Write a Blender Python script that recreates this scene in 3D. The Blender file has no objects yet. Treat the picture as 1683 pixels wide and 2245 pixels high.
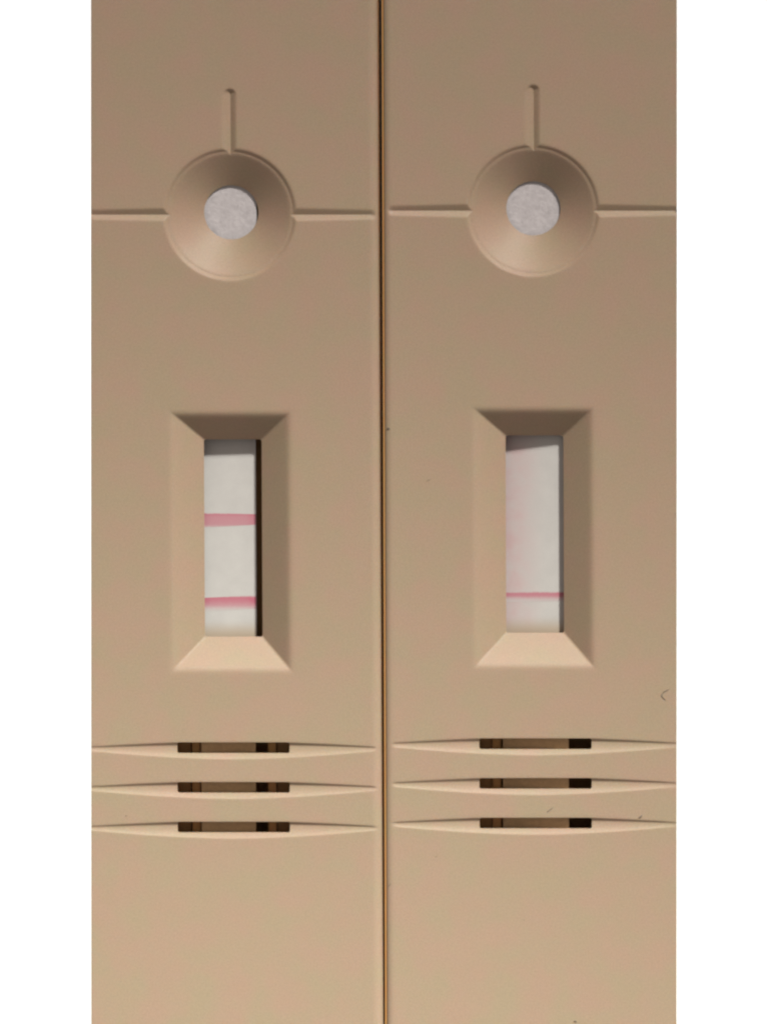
import bpy, bmesh, math, random
import numpy as np
from mathutils import Vector

# ------------------------------------------------------------------ scale
S = 0.0305e-3                  # metres per photograph pixel on the cassettes' top faces
CX, CY = 841.5, 1122.5         # photograph centre
HT = 128.0                     # cassette height, in those pixels

scene = bpy.context.scene
C = scene.collection
rng = random.Random(7)

# ------------------------------------------------------------------ camera
cam = bpy.data.cameras.new("camera")
cam.sensor_fit = 'VERTICAL'
cam.sensor_height = 36.0
D = 0.40
cam.lens = 36.0 * D / (2245 * S)
cam.clip_start, cam.clip_end = 0.01, 50.0
cam_ob = bpy.data.objects.new("camera", cam)
cam_ob.location = (0, 0, HT * S + D)
C.objects.link(cam_ob)
scene.camera = cam_ob

# ------------------------------------------------------------------ light: dim warm room + one desk lamp from the upper right
world = bpy.data.worlds.new("World")
scene.world = world
world.use_nodes = True
bg = world.node_tree.nodes["Background"]
bg.inputs[0].default_value = (1.0, 0.93, 0.87, 1)
bg.inputs[1].default_value = 0.42

EL, AZ = math.radians(35), math.radians(25)
ldir = Vector((math.sin(AZ) * math.cos(EL), math.cos(AZ) * math.cos(EL), math.sin(EL)))
lamp = bpy.data.lights.new("desk_lamp", 'SPOT')
lamp.energy = 66.0
lamp.color = (1.0, 0.985, 0.95)
lamp.shadow_soft_size = 0.062
lamp.spot_size = math.radians(10.5)
lamp.spot_blend = 1.0
lamp_ob = bpy.data.objects.new("desk_lamp", lamp)
aim = Vector((0.002, -0.052, HT * S))
lamp_ob.location = aim + ldir * 1.0
lamp_ob.rotation_euler = (-ldir).to_track_quat('-Z', 'Y').to_euler()
lamp_ob.scale = (2.6, 1, 1)
C.objects.link(lamp_ob)

# unseen fill spot, added to brighten the lower ends of the cassettes
lamp2 = bpy.data.lights.new("added_fill_lamp", 'SPOT')
lamp2.energy = 70.0
lamp2.color = (0.87, 1.0, 0.92)
lamp2.shadow_soft_size = 0.026
lamp2.spot_size = math.radians(3.3)
lamp2.spot_blend = 1.0
lamp2_ob = bpy.data.objects.new("added_fill_lamp", lamp2)
d2 = Vector((0.35, 0.75, 0.58)).normalized()
lamp2_ob.location = Vector((0.0, -0.052, HT * S)) + d2 * 0.9
lamp2_ob.rotation_euler = (-d2).to_track_quat('-Z', 'Y').to_euler()
lamp2_ob.scale = (3.5, 1, 1)
C.objects.link(lamp2_ob)

scene.view_settings.view_transform = 'Standard'
scene.view_settings.look = 'None'
scene.view_settings.exposure = 0.19
scene.view_settings.gamma = 1
scene.render.engine = 'CYCLES'
scene.cycles.use_denoising = True
scene.cycles.filter_width = 2.4
scene.cycles.max_bounces = 12
scene.cycles.diffuse_bounces = 8

# ------------------------------------------------------------------ materials
def mat(name):
    m = bpy.data.materials.new(name); m.use_nodes = True
    nt = m.node_tree
    return m, nt, nt.nodes["Principled BSDF"]

def node(nt, t, **kw):
    n = nt.nodes.new(t)
    for k, v in kw.items():
        setattr(n, k, v)
    return n

def noise(nt, vec, scale, detail=3, rough=0.5):
    n = node(nt, 'ShaderNodeTexNoise')
    n.inputs['Scale'].default_value = scale
    n.inputs['Detail'].default_value = detail
    n.inputs['Roughness'].default_value = rough
    nt.links.new(vec, n.inputs['Vector'])
    return n

def ramp(nt, fac, stops):
    r = node(nt, 'ShaderNodeValToRGB')
    e = r.color_ramp.elements
    while len(e) < len(stops):
        e.new(0.5)
    for k, (p, c) in enumerate(stops):
        e[k].position = p
        e[k].color = (*c, 1) if len(c) == 3 else c
    nt.links.new(fac, r.inputs[0])
    return r

def mix(nt, fac, a, b, mode='MIX'):
    n = node(nt, 'ShaderNodeMix', data_type='RGBA', blend_type=mode)
    for sock, v in ((n.inputs[0], fac), (n.inputs[6], a), (n.inputs[7], b)):
        if isinstance(v, (int, float)): sock.default_value = v
        elif isinstance(v, tuple): sock.default_value = (*v, 1)
        else: nt.links.new(v, sock)
    return n.outputs[2]

def bump(nt, b, height, strength, dist):
    n = node(nt, 'ShaderNodeBump')
    n.inputs['Strength'].default_value = strength
    n.inputs['Distance'].default_value = dist
    nt.links.new(height, n.inputs['Height'])
    nt.links.new(n.outputs[0], b.inputs['Normal'])

def plastic(name, base, mottle=True):
    m, nt, b = mat(name)
    tc = node(nt, 'ShaderNodeTexCoord')
    v = tc.outputs['Object']
    n1 = noise(nt, v, 430, 3, 0.55)           # faint hue patches in the moulded plastic, ~2 mm
    n2 = noise(nt, v, 9000, 2, 0.6)           # fine moulded grain
    pink = tuple(c * k for c, k in zip(base, (1.035, 0.975, 1.00)))
    green = tuple(c * k for c, k in zip(base, (0.965, 1.015, 0.97)))
    col = ramp(nt, n1.outputs['Fac'], [(0.36, green), (0.64, pink)]).outputs[0]
    g = ramp(nt, n2.outputs['Fac'], [(0.25, (0.91,) * 3), (0.75, (1.09,) * 3)]).outputs[0]
    col = mix(nt, 1.0, col, g, 'MULTIPLY')
    nt.links.new(col, b.inputs['Base Color'])
    b.inputs['Roughness'].default_value = 0.55
    b.inputs['Specular IOR Level'].default_value = 0.3
    b.inputs['Subsurface Weight'].default_value = 0.35
    b.inputs['Subsurface Radius'].default_value = (1.0, 0.45, 0.2)
    b.inputs['Subsurface Scale'].default_value = 0.0002
    bump(nt, b, n2.outputs['Fac'], 0.13, 0.00002)
    return m

PL = (0.253, 0.176, 0.119)
M_PLASTIC = plastic('beige_moulded_plastic', PL)
M_PLASTIC_LOWER = plastic('beige_moulded_plastic_lower', (0.36, 0.172, 0.052))

MEM = (0.360, 0.334, 0.315)
PINK = (0.325, 0.098, 0.128)

def membrane_mat(name, tint):
    m, nt, b = mat(name)
    tc = node(nt, 'ShaderNodeTexCoord')
    n = noise(nt, tc.outputs['Object'], 900, 3)
    f = noise(nt, tc.outputs['Object'], 14000, 2)
    a = ramp(nt, n.outputs['Fac'], [(0.3, tuple(c * 0.965 for c in MEM)), (0.7, tuple(c * 1.03 for c in MEM))]).outputs[0]
    if tint:                                  # dye smeared up the left side of the strip
        sep = node(nt, 'ShaderNodeSeparateXYZ')
        nt.links.new(tc.outputs['Generated'], sep.inputs[0])
        r = ramp(nt, sep.outputs[0], [(0.08, (1,) * 3), (0.72, (0,) * 3)])
        r.color_ramp.interpolation = 'EASE'
        mm = node(nt, 'ShaderNodeMath', operation='MULTIPLY')
        nt.links.new(r.outputs[0], mm.inputs[0])
        rr = ramp(nt, n.outputs['Fac'], [(0.35, (0.35,) * 3), (0.65, (0.85,) * 3)])
        nt.links.new(rr.outputs[0], mm.inputs[1])
        a = mix(nt, mm.outputs[0], a, tuple(c * k for c, k in zip(MEM, (1.0, 0.71, 0.74))))
    sy = node(nt, 'ShaderNodeSeparateXYZ')    # warm bounce light painted as a beige fade at the lower end
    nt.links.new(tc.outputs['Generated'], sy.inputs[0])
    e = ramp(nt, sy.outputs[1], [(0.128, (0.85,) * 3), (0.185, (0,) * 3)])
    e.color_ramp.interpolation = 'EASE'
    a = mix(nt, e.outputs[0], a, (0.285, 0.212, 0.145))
    g = ramp(nt, f.outputs['Fac'], [(0.2, (0.96,) * 3), (0.8, (1.03,) * 3)]).outputs[0]
    a = mix(nt, 1.0, a, g, 'MULTIPLY')
    nt.links.new(a, b.inputs['Base Color'])
    b.inputs['Roughness'].default_value = 0.9
    b.inputs['Specular IOR Level'].default_value = 0.1
    return m

def dye_mat(name, stops):
    """pink dye band: soft edges follow the generated Y of the band (1 = upper edge)"""
    m, nt, b = mat(name)
    tc = node(nt, 'ShaderNodeTexCoord')
    sep = node(nt, 'ShaderNodeSeparateXYZ')
    nt.links.new(tc.outputs['Generated'], sep.inputs[0])
    n = noise(nt, tc.outputs['Object'], 4200, 3, 0.6)
    off = node(nt, 'ShaderNodeMath', operation='MULTIPLY_ADD')
    nt.links.new(n.outputs['Fac'], off.inputs[0]); off.inputs[1].default_value = 0.16
    nt.links.new(sep.outputs[1], off.inputs[2])
    sub = node(nt, 'ShaderNodeMath', operation='SUBTRACT')
    nt.links.new(off.outputs[0], sub.inputs[0]); sub.inputs[1].default_value = 0.08
    f = ramp(nt, sub.outputs[0], [(p, (v,) * 3) for p, v in stops])
    # slightly denser dye at both ends of the band
    ends = ramp(nt, sep.outputs[0], [(0.0, (1.0,) * 3), (0.16, (0.88,) * 3), (0.8, (0.88,) * 3), (1.0, (1.05,) * 3)])
    k = node(nt, 'ShaderNodeMath', operation='MULTIPLY')
    nt.links.new(f.outputs[0], k.inputs[0]); nt.links.new(ends.outputs[0], k.inputs[1])
    col = mix(nt, k.outputs[0], MEM, PINK)
    nt.links.new(col, b.inputs['Base Color'])
    b.inputs['Roughness'].default_value = 0.9
    b.inputs['Specular IOR Level'].default_value = 0.1
    return m

def fibre_pad_mat(name, base):
    m, nt, b = mat(name)
    tc = node(nt, 'ShaderNodeTexCoord')
    mp = node(nt, 'ShaderNodeMapping')
    mp.inputs['Scale'].default_value = (0.9, 1.1, 1)
    mp.inputs['Rotation'].default_value = (0, 0, 0.5)
    nt.links.new(tc.outputs['Object'], mp.inputs[0])
    n = noise(nt, mp.outputs[0], 2100, 6, 0.66)
    n.inputs['Distortion'].default_value = 1.6
    n2 = noise(nt, tc.outputs['Object'], 1500, 4, 0.6)
    a = ramp(nt, n.outputs['Fac'], [(0.3, tuple(c * 0.87 for c in base)), (0.7, tuple(c * 1.10 for c in base))]).outputs[0]
    g = ramp(nt, n2.outputs['Fac'], [(0.3, (0.92,) * 3), (0.7, (1.06,) * 3)]).outputs[0]
    a = mix(nt, 1.0, a, g, 'MULTIPLY')
    nt.links.new(a, b.inputs['Base Color'])
    b.inputs['Roughness'].default_value = 0.95
    b.inputs['Specular IOR Level'].default_value = 0.1
    n3 = noise(nt, mp.outputs[0], 1100, 4, 0.6)
    hgt = node(nt, 'ShaderNodeMath', operation='MULTIPLY_ADD')
    nt.links.new(n3.outputs['Fac'], hgt.inputs[0]); hgt.inputs[1].default_value = 2.0
    nt.links.new(n.outputs['Fac'], hgt.inputs[2])
    bump(nt, b, hgt.outputs[0], 0.4, 0.00006)
    return m

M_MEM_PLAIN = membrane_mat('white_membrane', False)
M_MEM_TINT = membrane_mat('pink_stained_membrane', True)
M_PAD = fibre_pad_mat('white_fibre_pad', (0.350, 0.318, 0.316))
M_WICK = fibre_pad_mat('absorbent_wick', (0.42, 0.275, 0.155))

m, nt, b = mat('white_card')
tc = node(nt, 'ShaderNodeTexCoord')
n = noise(nt, tc.outputs['Object'], 1500, 4)
r = ramp(nt, n.outputs['Fac'], [(0.3, (0.93, 0.93, 0.93)), (0.7, (0.95, 0.95, 0.95))])
nt.links.new(r.outputs[0], b.inputs['Base Color'])
b.inputs['Roughness'].default_value = 0.7
M_WHITE = m

def flat_mat(name, c, rough=0.8):
    m, nt, b = mat(name)
    tc = node(nt, 'ShaderNodeTexCoord')
    n = noise(nt, tc.outputs['Object'], 9000, 2)
    r = ramp(nt, n.outputs['Fac'], [(0.3, tuple(x * 0.8 for x in c)), (0.7, tuple(x * 1.2 for x in c))])
    nt.links.new(r.outputs[0], b.inputs['Base Color'])
    b.inputs['Roughness'].default_value = rough
    return m
M_LINT = flat_mat('dark_lint', (0.09, 0.062, 0.046))
M_LINT_PALE = flat_mat('brown_lint', (0.150, 0.106, 0.070))

# ------------------------------------------------------------------ helpers
def link(name, me, material, parent=None, loc=(0, 0, 0)):
    me.materials.append(material)
    o = bpy.data.objects.new(name, me)
    C.objects.link(o)
    o.parent = parent
    o.location = loc
    return o

def mesh_from(name, verts, faces, smooth=True, sharp=None):
    me = bpy.data.meshes.new(name)
    me.from_pydata([tuple(v) for v in verts], [], faces)
    me.validate(); me.update()
    if smooth:
        me.polygons.foreach_set('use_smooth', np.ones(len(me.polygons), dtype=bool))
        if sharp:
            me.set_sharp_from_angle(angle=math.radians(sharp))
    return me

def box_bm(bm, x0, x1, y0, y1, z0, z1, k=0.0, bevel=0.0):
    """photograph-pixel box local to the cassette axis; k = lean of the axis"""
    vs = []
    for z in (z0, z1):
        for x, y in ((x0, y0), (x1, y0), (x1, y1), (x0, y1)):
            vs.append(bm.verts.new(((x + k * (y - CY)) * S, (CY - y) * S, (z + HT) * S)))
    b, t = vs[:4], vs[4:]
    fs = [bm.faces.new(t[::-1]), bm.faces.new(b)]
    for i in range(4):
        j = (i + 1) % 4
        fs.append(bm.faces.new((b[j], b[i], t[i], t[j])))
    bmesh.ops.recalc_face_normals(bm, faces=fs)
    if bevel:
        es = list({e for f in fs for e in f.edges})
        bmesh.ops.bevel(bm, geom=es, offset=bevel * S, segments=2, affect='EDGES')

def bm_obj(name, bm, material, parent):
    me = bpy.data.meshes.new(name)
    bm.to_mesh(me); bm.free()
    return link(name, me, material, parent)

# ------------------------------------------------------------------ the setting: added white board, recessed so its flush rims catch no shadow
L_EDGE, R_EDGE = 200.3, 1482.3
bm = bmesh.new()
z0, z1 = -4.0e-3, HT * S - 0.01e-3
xl, xr = (L_EDGE - CX - 0.35) * S, (R_EDGE - CX + 0.35) * S
yt, yb = (CY + 240) * S, (CY - 2490) * S
X0, X1, Y0, Y1 = -0.20, 0.20, -0.22, 0.22
def quad(*p):
    bm.faces.new([bm.verts.new(q) for q in p])
xs, ys = [X0, xl, xr, X1], [Y0, yb, yt, Y1]
for i in range(3):
    for j in range(3):
        z = 0.0 if (i == 1 and j == 1) else z1
        quad((xs[i], ys[j], z), (xs[i+1], ys[j], z), (xs[i+1], ys[j+1], z), (xs[i], ys[j+1], z))
quad((xl, yb, 0), (xl, yt, 0), (xl, yt, z1), (xl, yb, z1))
quad((xr, yt, 0), (xr, yb, 0), (xr, yb, z1), (xr, yt, z1))
quad((xl, yt, 0), (xr, yt, 0), (xr, yt, z1), (xl, yt, z1))
quad((xr, yb, 0), (xl, yb, 0), (xl, yb, z1), (xr, yb, z1))
quad((X0, Y0, z0), (X0, Y0, z1), (X0, Y1, z1), (X0, Y1, z0))
quad((X1, Y0, z0), (X1, Y1, z0), (X1, Y1, z1), (X1, Y0, z1))
quad((X0, Y0, z0), (X1, Y0, z0), (X1, Y0, z1), (X0, Y0, z1))
quad((X1, Y1, z0), (X0, Y1, z0), (X0, Y1, z1), (X1, Y1, z1))
quad((X0, Y0, z0), (X0, Y1, z0), (X1, Y1, z0), (X1, Y0, z0))
bmesh.ops.remove_doubles(bm, verts=bm.verts, dist=1e-7)
bmesh.ops.recalc_face_normals(bm, faces=bm.faces)
me = bpy.data.meshes.new('added_white_board')
bm.to_mesh(me); bm.free()
t = link('added_white_board', me, M_WHITE)
t['kind'] = 'structure'
t['label'] = 'plain white board added under and beside the two cassettes'

# ------------------------------------------------------------------ cassette top: one carved surface
def soft(d, k):
    return k * np.logaddexp(0.0, d / k)

def lines(spec):
    out = []
    for a, b, step in spec:
        n = max(1, int(round((b - a) / step)))
        out += list(np.linspace(a, b, n, endpoint=False))
    out.append(spec[-1][1])
    return np.array(out)

WIN_OUT = (-128.5, 126.5, 907.0, 1467.5)
WIN_IN = (-61.5, 65.5, 962.5, 1397.0)
WIN_D = 45.0
FUN_Y, FUN_R = 470.0, 145.0
HOLE = (1.5, 463.0, 59.5)
SLOTS = (1639.5, 1726.5, 1813.5)
SLOT_HW, SLOT_HH = 123.0, 12.0

def height(x, y):
    """x: right of the cassette axis, y: down the photograph; returns z <= 0"""
    z = np.zeros_like(x)
    # funnel: small rounded step, narrow lip, then the cone
    cxs = np.interp(y, [0, 1], [0, 0])
    r = np.hypot(x, y - FUN_Y)
    rin = np.hypot(x - HOLE[0], y - HOLE[1])
    step = 6.5 * (1 / (1 + np.exp(np.clip((r - 141.0) / 1.7, -40, 40))))
    t = np.clip((133.5 - r) / np.maximum((133.5 - r) + (rin - HOLE[2]), 1e-3), 0, 1)
    cone = np.where(r < 133.5, soft(t * 76 - 0.5, 1.5), 0) * 0.60
    z = np.minimum(z, -(step + cone))
    # pour-in notch above the funnel
    yy = np.clip(y, 208.0, 470.0)
    dx = x - 0.5
    capd = 13.5 - np.hypot(dx, y - yy)                      # rounded upper end
    vee = np.minimum((dx + 15.5) * 0.50, (13.5 - dx) * 0.72)
    dn = np.minimum(vee, capd * 1.2 + np.where(y > 208, 60.0, 0.0))
    z = np.minimum(z, np.where(y < 340, -soft(dn, 0.9), 0))
    # tapered V grooves left and right of the funnel
    ax = np.abs(x)
    w = np.interp(ax, [140, 322], [14.0, 10.0])
    dg = w - np.abs(y - (FUN_Y + 0.5))
    fade = np.clip((319 - ax) / 9, 0, 1)
    z = np.minimum(z, np.where(ax > 120, -soft(dg, 1.0) * 0.56 * fade, 0))
    # result window: four slopes, mitred
    xo0, xo1, yo0, yo1 = WIN_OUT
    xi0, xi1, yi0, yi1 = WIN_IN
    def smin(a, b, k=0.05):
        h = np.clip(0.5 + 0.5 * (b - a) / k, 0, 1)
        return b + (a - b) * h - k * h * (1 - h)
    f = smin(np.minimum((x - xo0) / (xi0 - xo0), (xo1 - x) / (xo1 - xi1)),
             np.minimum((y - yo0) / (yi0 - yo0), (yo1 - y) / (yo1 - yi1)))
    z = np.minimum(z, -np.minimum(soft(f * WIN_D, 2.4), WIN_D))
    # three scoops with a vent slot in each
    for yc in SLOTS:
        u = np.clip(ax / 312.0, 0, 1)
        top = -13.0 + 10.5 * np.clip((ax - 115) / 197.0, 0, 1) ** 1.3
        bot = 25.0 - 18.0 * u ** 1.7
        mid, half = (top + bot) / 2, (bot - top) / 2
        v = (y - yc - mid) / half
        dep = np.interp(ax, [0, 130, 312], [6.0, 5.4, 2.0])
        a1 = np.clip((v + 1.0) / 0.5, 0, 1)
        prof = np.where(v < -0.5, a1 * a1 * (3 - 2 * a1) * 0.55 + a1 * 0.45, 1 - np.clip((v + 0.5) / 1.5, 0, 1.2) ** 2.3)
        z = np.minimum(z, -dep * soft(prof, 0.03) * (np.abs(v) < 1.2) * np.clip((316 - ax) / 12, 0, 1))
    return z

def rrect_sdf(x, y, c, hx, hy, rad):
    qx, qy = np.abs(x - c[0]) - hx + rad, np.abs(y - c[1]) - hy + rad
    return np.hypot(np.maximum(qx, 0), np.maximum(qy, 0)) + np.minimum(np.maximum(qx, qy), 0) - rad

def hole_sdfs():
    hs = [(lambda x, y: np.hypot(x - HOLE[0], y - HOLE[1]) - HOLE[2], -52.0)]
    wc = ((WIN_IN[0] + WIN_IN[1]) / 2, (WIN_IN[2] + WIN_IN[3]) / 2)
    hs.append((lambda x, y: rrect_sdf(x, y, wc, (WIN_IN[1] - WIN_IN[0]) / 2, (WIN_IN[3] - WIN_IN[2]) / 2, 5.0), -55.0))
    for yc in SLOTS:
        hs.append((lambda x, y, yc=yc: rrect_sdf(x, y, (0.8, yc), SLOT_HW, SLOT_HH, 4.5), -21.0))
    return hs

Y_TOP, Y_BOT = -190.0, 2440.0

def upper_housing(xl, xr, k, dy, left_fixed, fl, fr):
    """xl, xr: edges relative to the axis at CY; the outer edge stays straight, everything else leans by k"""
    def edge(a, rad):
        return sorted({0.0, rad * .07, rad * .17, rad * .3, rad * .45, rad * .62, rad * .8, rad, rad * 1.25})
    xin = lines([(-150, -100, 2.5), (-100, 100, 2.0), (100, 150, 2.5)])
    x_mid = np.concatenate([np.linspace(xl + 25, -150, 22, endpoint=False), xin, np.linspace(150, xr - 25, 22)[1:]])
    gx = np.unique(np.concatenate([[xl + e for e in edge(0, fl)], x_mid, [xr - e for e in edge(0, fr)],
                                   [WIN_IN[0], WIN_IN[1], 0.8 - SLOT_HW, 0.8 + SLOT_HW]]))
    gy = lines([(Y_TOP, Y_TOP + 12, 3), (Y_TOP + 12, 185, 16), (185, 230, 1.8), (230, 310, 4), (310, 345, 1.8), (345, 440, 2.2), (440, 500, 1.5),
                (500, 600, 2.2), (600, 625, 1.8), (625, 890, 15), (890, 985, 1.8), (985, 1380, 6), (1380, 1485, 1.8), (1485, 1615, 10),
                (1615, 1675, 1.5), (1675, 1705, 3), (1705, 1762, 1.5), (1762, 1790, 3), (1790, 1850, 1.5), (1850, 2428, 18), (2428, 2440, 3)])
    add = [WIN_IN[2], WIN_IN[3]] + [s + d for s in SLOTS for d in (-SLOT_HH, SLOT_HH)]
    gy = np.unique(np.concatenate([gy, add]))
    # drop grid lines that nearly coincide
    def thin(g, keep):
        out = [g[0]]
        for v in g[1:]:
            if v - out[-1] < 0.28:
                if any(abs(v - kk) < 1e-6 for kk in keep): out[-1] = v
                continue
            out.append(v)
        return np.array(out)
    gx = thin(gx, [WIN_IN[0], WIN_IN[1], 0.8 - SLOT_HW, 0.8 + SLOT_HW, xr]); gy = thin(gy, add)
    X, Y = np.meshgrid(gx, gy)
    nx, ny = len(gx), len(gy)
    cxm, cym = (X[:-1, :-1] + X[1:, 1:]) / 2, (Y[:-1, :-1] + Y[1:, 1:]) / 2
    keep = np.ones((ny - 1, nx - 1), bool)
    wall_of = {}
    holes = hole_sdfs()
    Z = height(X, Y)
    for sdf, zb in holes:
        cut = sdf(cxm, cym) < 0
        keep &= ~cut
        # vertices shared by a cut and a kept cell move onto the exact outline
        near = np.zeros((ny, nx), bool); cutv = np.zeros((ny, nx), bool)
        for a in (0, 1):
            for b_ in (0, 1):
                cutv[a:ny - 1 + a, b_:nx - 1 + b_] |= cut
                near[a:ny - 1 + a, b_:nx - 1 + b_] |= ~cut
        bd = cutv & near
        for _ in range(3):
            e = 0.01
            d = sdf(X, Y)
            gxx = (sdf(X + e, Y) - sdf(X - e, Y)) / (2 * e); gyy = (sdf(X, Y + e) - sdf(X, Y - e)) / (2 * e)
            g2 = np.maximum(gxx ** 2 + gyy ** 2, 1e-3)
            X = np.where(bd, X - d * gxx / g2, X); Y = np.where(bd, Y - d * gyy / g2, Y)
        for j, i in zip(*np.nonzero(bd)):
            wall_of[(j, i)] = zb
    Z = np.where(keep.any() & np.isin(np.arange(ny * nx).reshape(ny, nx), [j * nx + i for j, i in wall_of]), height(X, Y), Z)
    # rounded outer rim
    def rim(d, rad, drop):
        q = np.clip(1 - d / rad, 0, 1)
        return -drop * (1 - np.sqrt(np.maximum(1 - q * q, 0)))
    Z = np.minimum(Z, 0) + rim(X - xl, fl, fl * 0.62) + rim(xr - X, fr, fr * 0.62) + rim(Y - Y_TOP, 10, 10) + rim(Y_BOT - Y, 10, 10)
    lean = k * (Y - CY)
    span = 40.0
    g = np.clip((X - xl) / span, 0, 1) if left_fixed else np.clip((xr - X) / span, 0, 1)
    Xw = X + lean * g
    V = np.stack([Xw * S, (CY - (Y + dy)) * S, (Z + HT) * S], -1).reshape(-1, 3)
    verts = [tuple(v) for v in V]
    faces = []
    idx = lambda j, i: j * nx + i
    edges = {}
    for j in range(ny - 1):
        for i in range(nx - 1):
            if keep[j, i]:
                q = (idx(j, i), idx(j + 1, i), idx(j + 1, i + 1), idx(j, i + 1))
                faces.append(q)
                for a in range(4):
                    e = (q[a], q[(a + 1) % 4])
                    if (e[1], e[0]) in edges: del edges[(e[1], e[0])]
                    else: edges[e] = 1
    low = {}
    z_side = -84.0
    def lower(v):
        if v not in low:
            j, i = divmod(v, nx)
            zb = wall_of.get((j, i), z_side)
            low[v] = len(verts)
            verts.append((V[v][0], V[v][1], (zb + HT) * S))
        return low[v]
    for (a, b_) in list(edges):
        faces.append((b_, a, lower(a), lower(b_)))
    used = sorted({v for f in faces for v in f})
    remap = {v: n for n, v in enumerate(used)}
    return mesh_from('upper_housing', [verts[v] for v in used], [tuple(remap[v] for v in f) for f in faces], True, 38)

def slab(name, x0, x1, y0, y1, zt, th, k, dy, material, parent, zr=None, nx=2, ny=2, rough=0.0, y1r=None, y0r=None):
    """thin sheet with its own thickness; zr = height of its right edge, y0r/y1r = y at its right end"""
    zr = zt if zr is None else zr
    rr = random.Random(name + str(x0))
    verts, faces = [], []
    for lay in (0, 1):
        for j in range(ny):
            for i in range(nx):
                u, v = i / (nx - 1), j / (ny - 1)
                ya, yb_ = y0 + ((y0r if y0r is not None else y0) - y0) * u, y1 + ((y1r if y1r is not None else y1) - y1) * u
                x, y = x0 + (x1 - x0) * u, ya + (yb_ - ya) * v
                z = zt + (zr - zt) * u - (th if lay else 0) + (rr.uniform(-rough, rough) if not lay else 0)
                verts.append(((x + k * (y - CY)) * S, (CY - (y + dy)) * S, (z + HT) * S))
    n = nx * ny
    for j in range(ny - 1):
        for i in range(nx - 1):
            a = j * nx + i
            faces.append((a, a + nx, a + nx + 1, a + 1))
            faces.append((n + a, n + a + 1, n + a + nx + 1, n + a + nx))
    for i in range(nx - 1):
        faces.append((i, i + 1, n + i + 1, n + i)); a = (ny - 1) * nx + i
        faces.append((a + 1, a, n + a, n + a + 1))
    for j in range(ny - 1):
        a = j * nx
        faces.append((a + nx, a, n + a, n + a + nx)); a = j * nx + nx - 1
        faces.append((a, a + nx, n + a + nx, n + a))
    return link(name, mesh_from(name, verts, faces, rough > 0, 60), material, parent)

def cassette(label, cx, dy, xl, xr, k, left_fixed, fl, fr, strip, rails, wick, tint):
    root = bpy.data.objects.new('test_cassette', None)
    root.empty_display_size = 0.01
    root.location = ((cx - CX) * S, 0, 0)
    C.objects.link(root)
    root['label'] = label; root['category'] = 'test cassette'; root['group'] = 'test cassettes lying side by side'
    link('upper_housing', upper_housing(xl, xr, k, dy, left_fixed, fl, fr), M_PLASTIC, root)
    # lower half: floor, side walls, end walls, strip rails and cross supports
    bm = bmesh.new()
    a, c = xl + 3, xr - 3
    kk = 0.0
    box_bm(bm, a, c, Y_TOP + 3 + dy, Y_BOT - 3 + dy, -HT, -HT + 12, kk)
    for x0, x1 in ((a + 2, a + 14), (c - 14, c - 2)):
        box_bm(bm, x0, x1, Y_TOP + 5 + dy, Y_BOT - 5 + dy, -HT + 11, -85, kk)
    for y0 in (Y_TOP + 5, Y_BOT - 17):
        box_bm(bm, a + 15, c - 15, y0 + dy, y0 + 12 + dy, -HT + 11, -85, kk)
    if left_fixed: box_bm(bm, xr - 13, xr + 3.0, Y_TOP + 8 + dy, Y_BOT - 8 + dy, -HT + 0.4, -22, k)
    else: box_bm(bm, xl - 3.0, xl + 13, Y_TOP + 8 + dy, Y_BOT - 8 + dy, -HT + 0.4, -8.5, k)
    box_bm(bm, -140, -93.5, 1560 + dy, 1900 + dy, -HT + 11, -50, k)
    if left_fixed: box_bm(bm, 95.5, 140, 1560 + dy, 1900 + dy, -HT + 11, -50, k)
    bm_obj('lower_housing', bm, M_PLASTIC_LOWER, root)
    for x0, x1, zt in rails:
        bm = bmesh.new()
        box_bm(bm, x0, x1, 1540 + dy, 1930 + dy, -HT + 11, zt, k, 2.0)
        bm_obj('strip_rail', bm, M_PLASTIC_LOWER, root)
    for y0 in (700, 1180, 1560, 1880):
        bm = bmesh.new()
        box_bm(bm, strip[0] + 3, strip[1] - 3, y0 + dy, y0 + 30 + dy, -HT + 11, -91, k)
        bm_obj('strip_support', bm, M_PLASTIC_LOWER, root)
    # the strip
    slab('sample_pad', -74, strip[1] + 5, 372, 760, strip[3], 16, k, dy, M_PAD, root, nx=40, ny=90, rough=0.3)
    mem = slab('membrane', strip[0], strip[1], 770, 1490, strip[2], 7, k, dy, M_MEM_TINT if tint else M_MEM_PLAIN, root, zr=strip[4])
    slab('absorbent_pad', wick[0], wick[1], 1500, 1930, wick[2], 12, k, dy, M_WICK, root, zr=wick[3], nx=30, ny=80, rough=0.3)
    return root, mem

LCX, RCX = 508.0, 1170.6
LK, RK = 0.0055, 0.0035

left, mem_l = cassette('beige plastic test cassette on the left with two pink lines in its window',
    LCX, 0.0, L_EDGE - LCX, 833.6 - LCX, LK, True, 2.0, 22.0,
    (-68, 52, -75, -57, -72), ((-91, -72, -36), (76, 94, -36)), (-70, 49, -27, -29), False)
right, mem_r = cassette('beige plastic test cassette on the right with one thin pink line in its window',
    RCX, -8.7, 843.4 - RCX, R_EDGE - RCX, RK, False, 16.0, 2.0,
    (-72, 73, -76, -57, -60), ((-93, -74, -38),), (-70, 74, -35, -20), True)

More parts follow.
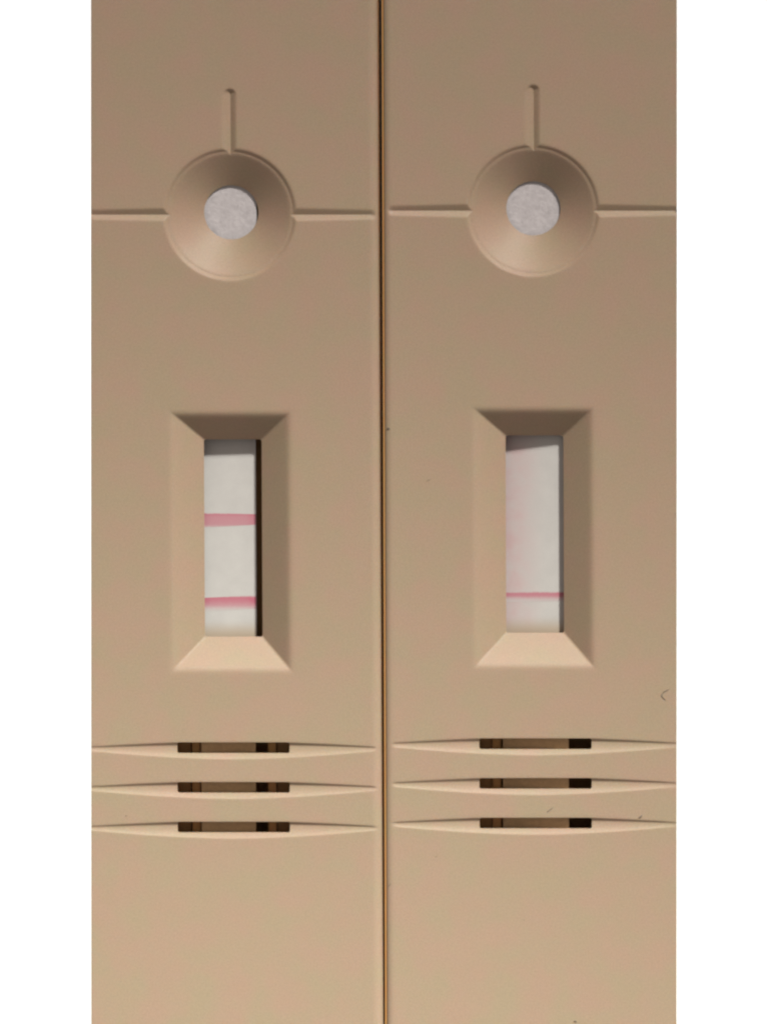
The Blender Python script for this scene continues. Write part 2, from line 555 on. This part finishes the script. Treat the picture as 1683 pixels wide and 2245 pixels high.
def dye(name, mem, cx, k, strip, x0, x1, yl0, yl1, yr0, yr1, stops, label):
    """absolute photograph rows at the band's left and right end"""
    zx = lambda x: strip[2] + (strip[3] - strip[2]) * (x - strip[0]) / (strip[1] - strip[0])
    o = slab(name, x0, x1, yl0, yl1, zx(x0) + 0.16, 0.12, k, 0.0, dye_mat('pink_dye_' + name, stops), mem, zr=zx(x1) + 0.16, y0r=yr0, y1r=yr1, nx=12, ny=4)
    o['label'] = label
    return o

S_L, S_R = (-68, 52, -75, -72), (-72, 73, -76, -60)
dye('test_line', mem_l, LCX, LK, S_L, -66, 51.5, 1124, 1157, 1127.5, 1150.5,
    [(0.0, 0.0), (0.10, 0.55), (0.22, 0.80), (0.72, 0.86), (0.90, 1.0), (0.98, 0.15)], 'upper pink line, wide and even')
dye('control_line', mem_l, LCX, LK, S_L, -66, 51.5, 1312, 1342, 1306, 1336,
    [(0.0, 0.0), (0.18, 0.25), (0.38, 0.72), (0.62, 0.98), (0.86, 1.1), (0.98, 0.1)], 'lower pink line, fading downwards')
dye('control_line', mem_r, RCX, RK, S_R, -70, 72, 1298, 1321, 1297, 1319,
    [(0.0, 0.10), (0.2, 0.22), (0.38, 0.45), (0.55, 0.85), (0.80, 1.0), (0.97, 0.08)], 'thin dark pink line')

# ------------------------------------------------------------------ lint and specks lying on the plastic
def fibre(name, pts, rad, material, label, cat):
    """pts: absolute photograph positions; a thin bent thread resting on the surface"""
    p = [Vector(((x - CX) * S, (CY - y) * S, (HT + rad * 0.2 + h * 0.4) * S)) for x, y, h in pts]
    base = p[0].copy(); base.z = HT * S
    bm = bmesh.new()
    rings = []
    for i, q in enumerate(p):
        tdir = (p[min(i + 1, len(p) - 1)] - p[max(i - 1, 0)]).normalized()
        side = tdir.cross(Vector((0, 0, 1))).normalized(); up = side.cross(tdir)
        rr = rad * S * (0.45 if i in (0, len(p) - 1) else 1.0)
        rings.append([bm.verts.new(q - base + (side * math.cos(a) + up * math.sin(a)) * rr) for a in [i2 * math.pi / 3 for i2 in range(6)]])
    for r0, r1 in zip(rings, rings[1:]):
        for i in range(6):
            bm.faces.new((r0[i], r0[(i + 1) % 6], r1[(i + 1) % 6], r1[i]))
    bm.faces.new(rings[0][::-1]); bm.faces.new(rings[-1])
    bmesh.ops.recalc_face_normals(bm, faces=bm.faces)
    me = bpy.data.meshes.new(name); bm.to_mesh(me); bm.free()
    me.polygons.foreach_set('use_smooth', np.ones(len(me.polygons), dtype=bool))
    o = link(name, me, material, None, base)
    o['label'] = label; o['category'] = cat; o['group'] = 'lint and specks on the cassettes'
    return o

fibre('lint_fibre', [(1198, 1781, 0), (1203, 1777, 0.6), (1208, 1773, 1), (1212, 1769, 0)], 0.9, M_LINT_PALE,
      'short straight grey fibre between the middle and lowest slots of the right cassette', 'lint')
fibre('lint_fibre', [(1399, 1793, 0), (1402, 1792, 1), (1405, 1790, 1), (1407, 1787, 0)], 1.2, M_LINT,
      'tiny dark fleck at the right end of the lowest groove on the right cassette', 'lint')
fibre('lint_fibre', [(1466, 1511, 0), (1460, 1514, 1), (1453, 1518, 1.0), (1449, 1525, 0.6), (1454, 1531, 0.8), (1458, 1535, 0)], 1.15, M_LINT_PALE,
      'curled brown fibre near the right edge below the right window', 'lint')
fibre('lint_fibre', [(935, 1056, 0), (938, 1052, .5), (941, 1053, .5), (944, 1050, 0)], 0.55, M_LINT_PALE,
      'faint zigzag fibre left of the right cassette window', 'lint')
fibre('lint_fibre', [(851, 1944, -5), (853.5, 1941, -4), (856, 1938, -3), (857, 1936, -3)], 1.0, M_LINT_PALE,
      'small brown fibre beside the gap in the lower part of the picture', 'lint')
fibre('dust_speck', [(848.5, 940, -5), (850.5, 939, -4.0), (853, 940, -4), (855, 939, -4)], 2.3, M_LINT,
      'dark round speck on the right cassette edge beside the gap', 'speck')
fibre('dust_speck', [(1257, 2240, 0), (1259, 2238, 0.4), (1262, 2239, 0.4), (1263, 2241, 0)], 1.6, M_LINT_PALE,
      'brown speck at the bottom of the right cassette', 'speck')
fibre('dust_speck', [(953, 1880, 0), (955, 1878, .3), (958, 1877, .3), (959, 1876, 0)], 0.55, M_LINT_PALE,
      'faint speck below the left end of the lowest groove on the right cassette', 'speck')
fibre('dust_speck', [(275, 1790, 0), (276.5, 1788.5, .3), (278, 1788, .3), (279, 1787, 0)], 0.7, M_LINT_PALE,
      'small speck above the lowest groove at the left of the left cassette', 'speck')
fibre('dust_speck', [(1478, 1126, 0), (1479, 1127, .3), (1480, 1128, .3), (1480.5, 1129, 0)], 0.8, M_LINT_PALE,
      'small speck at the right rim of the right cassette level with its window', 'speck')
fibre('dust_speck', [(1147, 2018, 0), (1148, 2017, .3), (1149, 2017, .3), (1150, 2016, 0)], 0.55, M_LINT_PALE,
      'faint speck on the smooth lower end of the right cassette', 'speck')
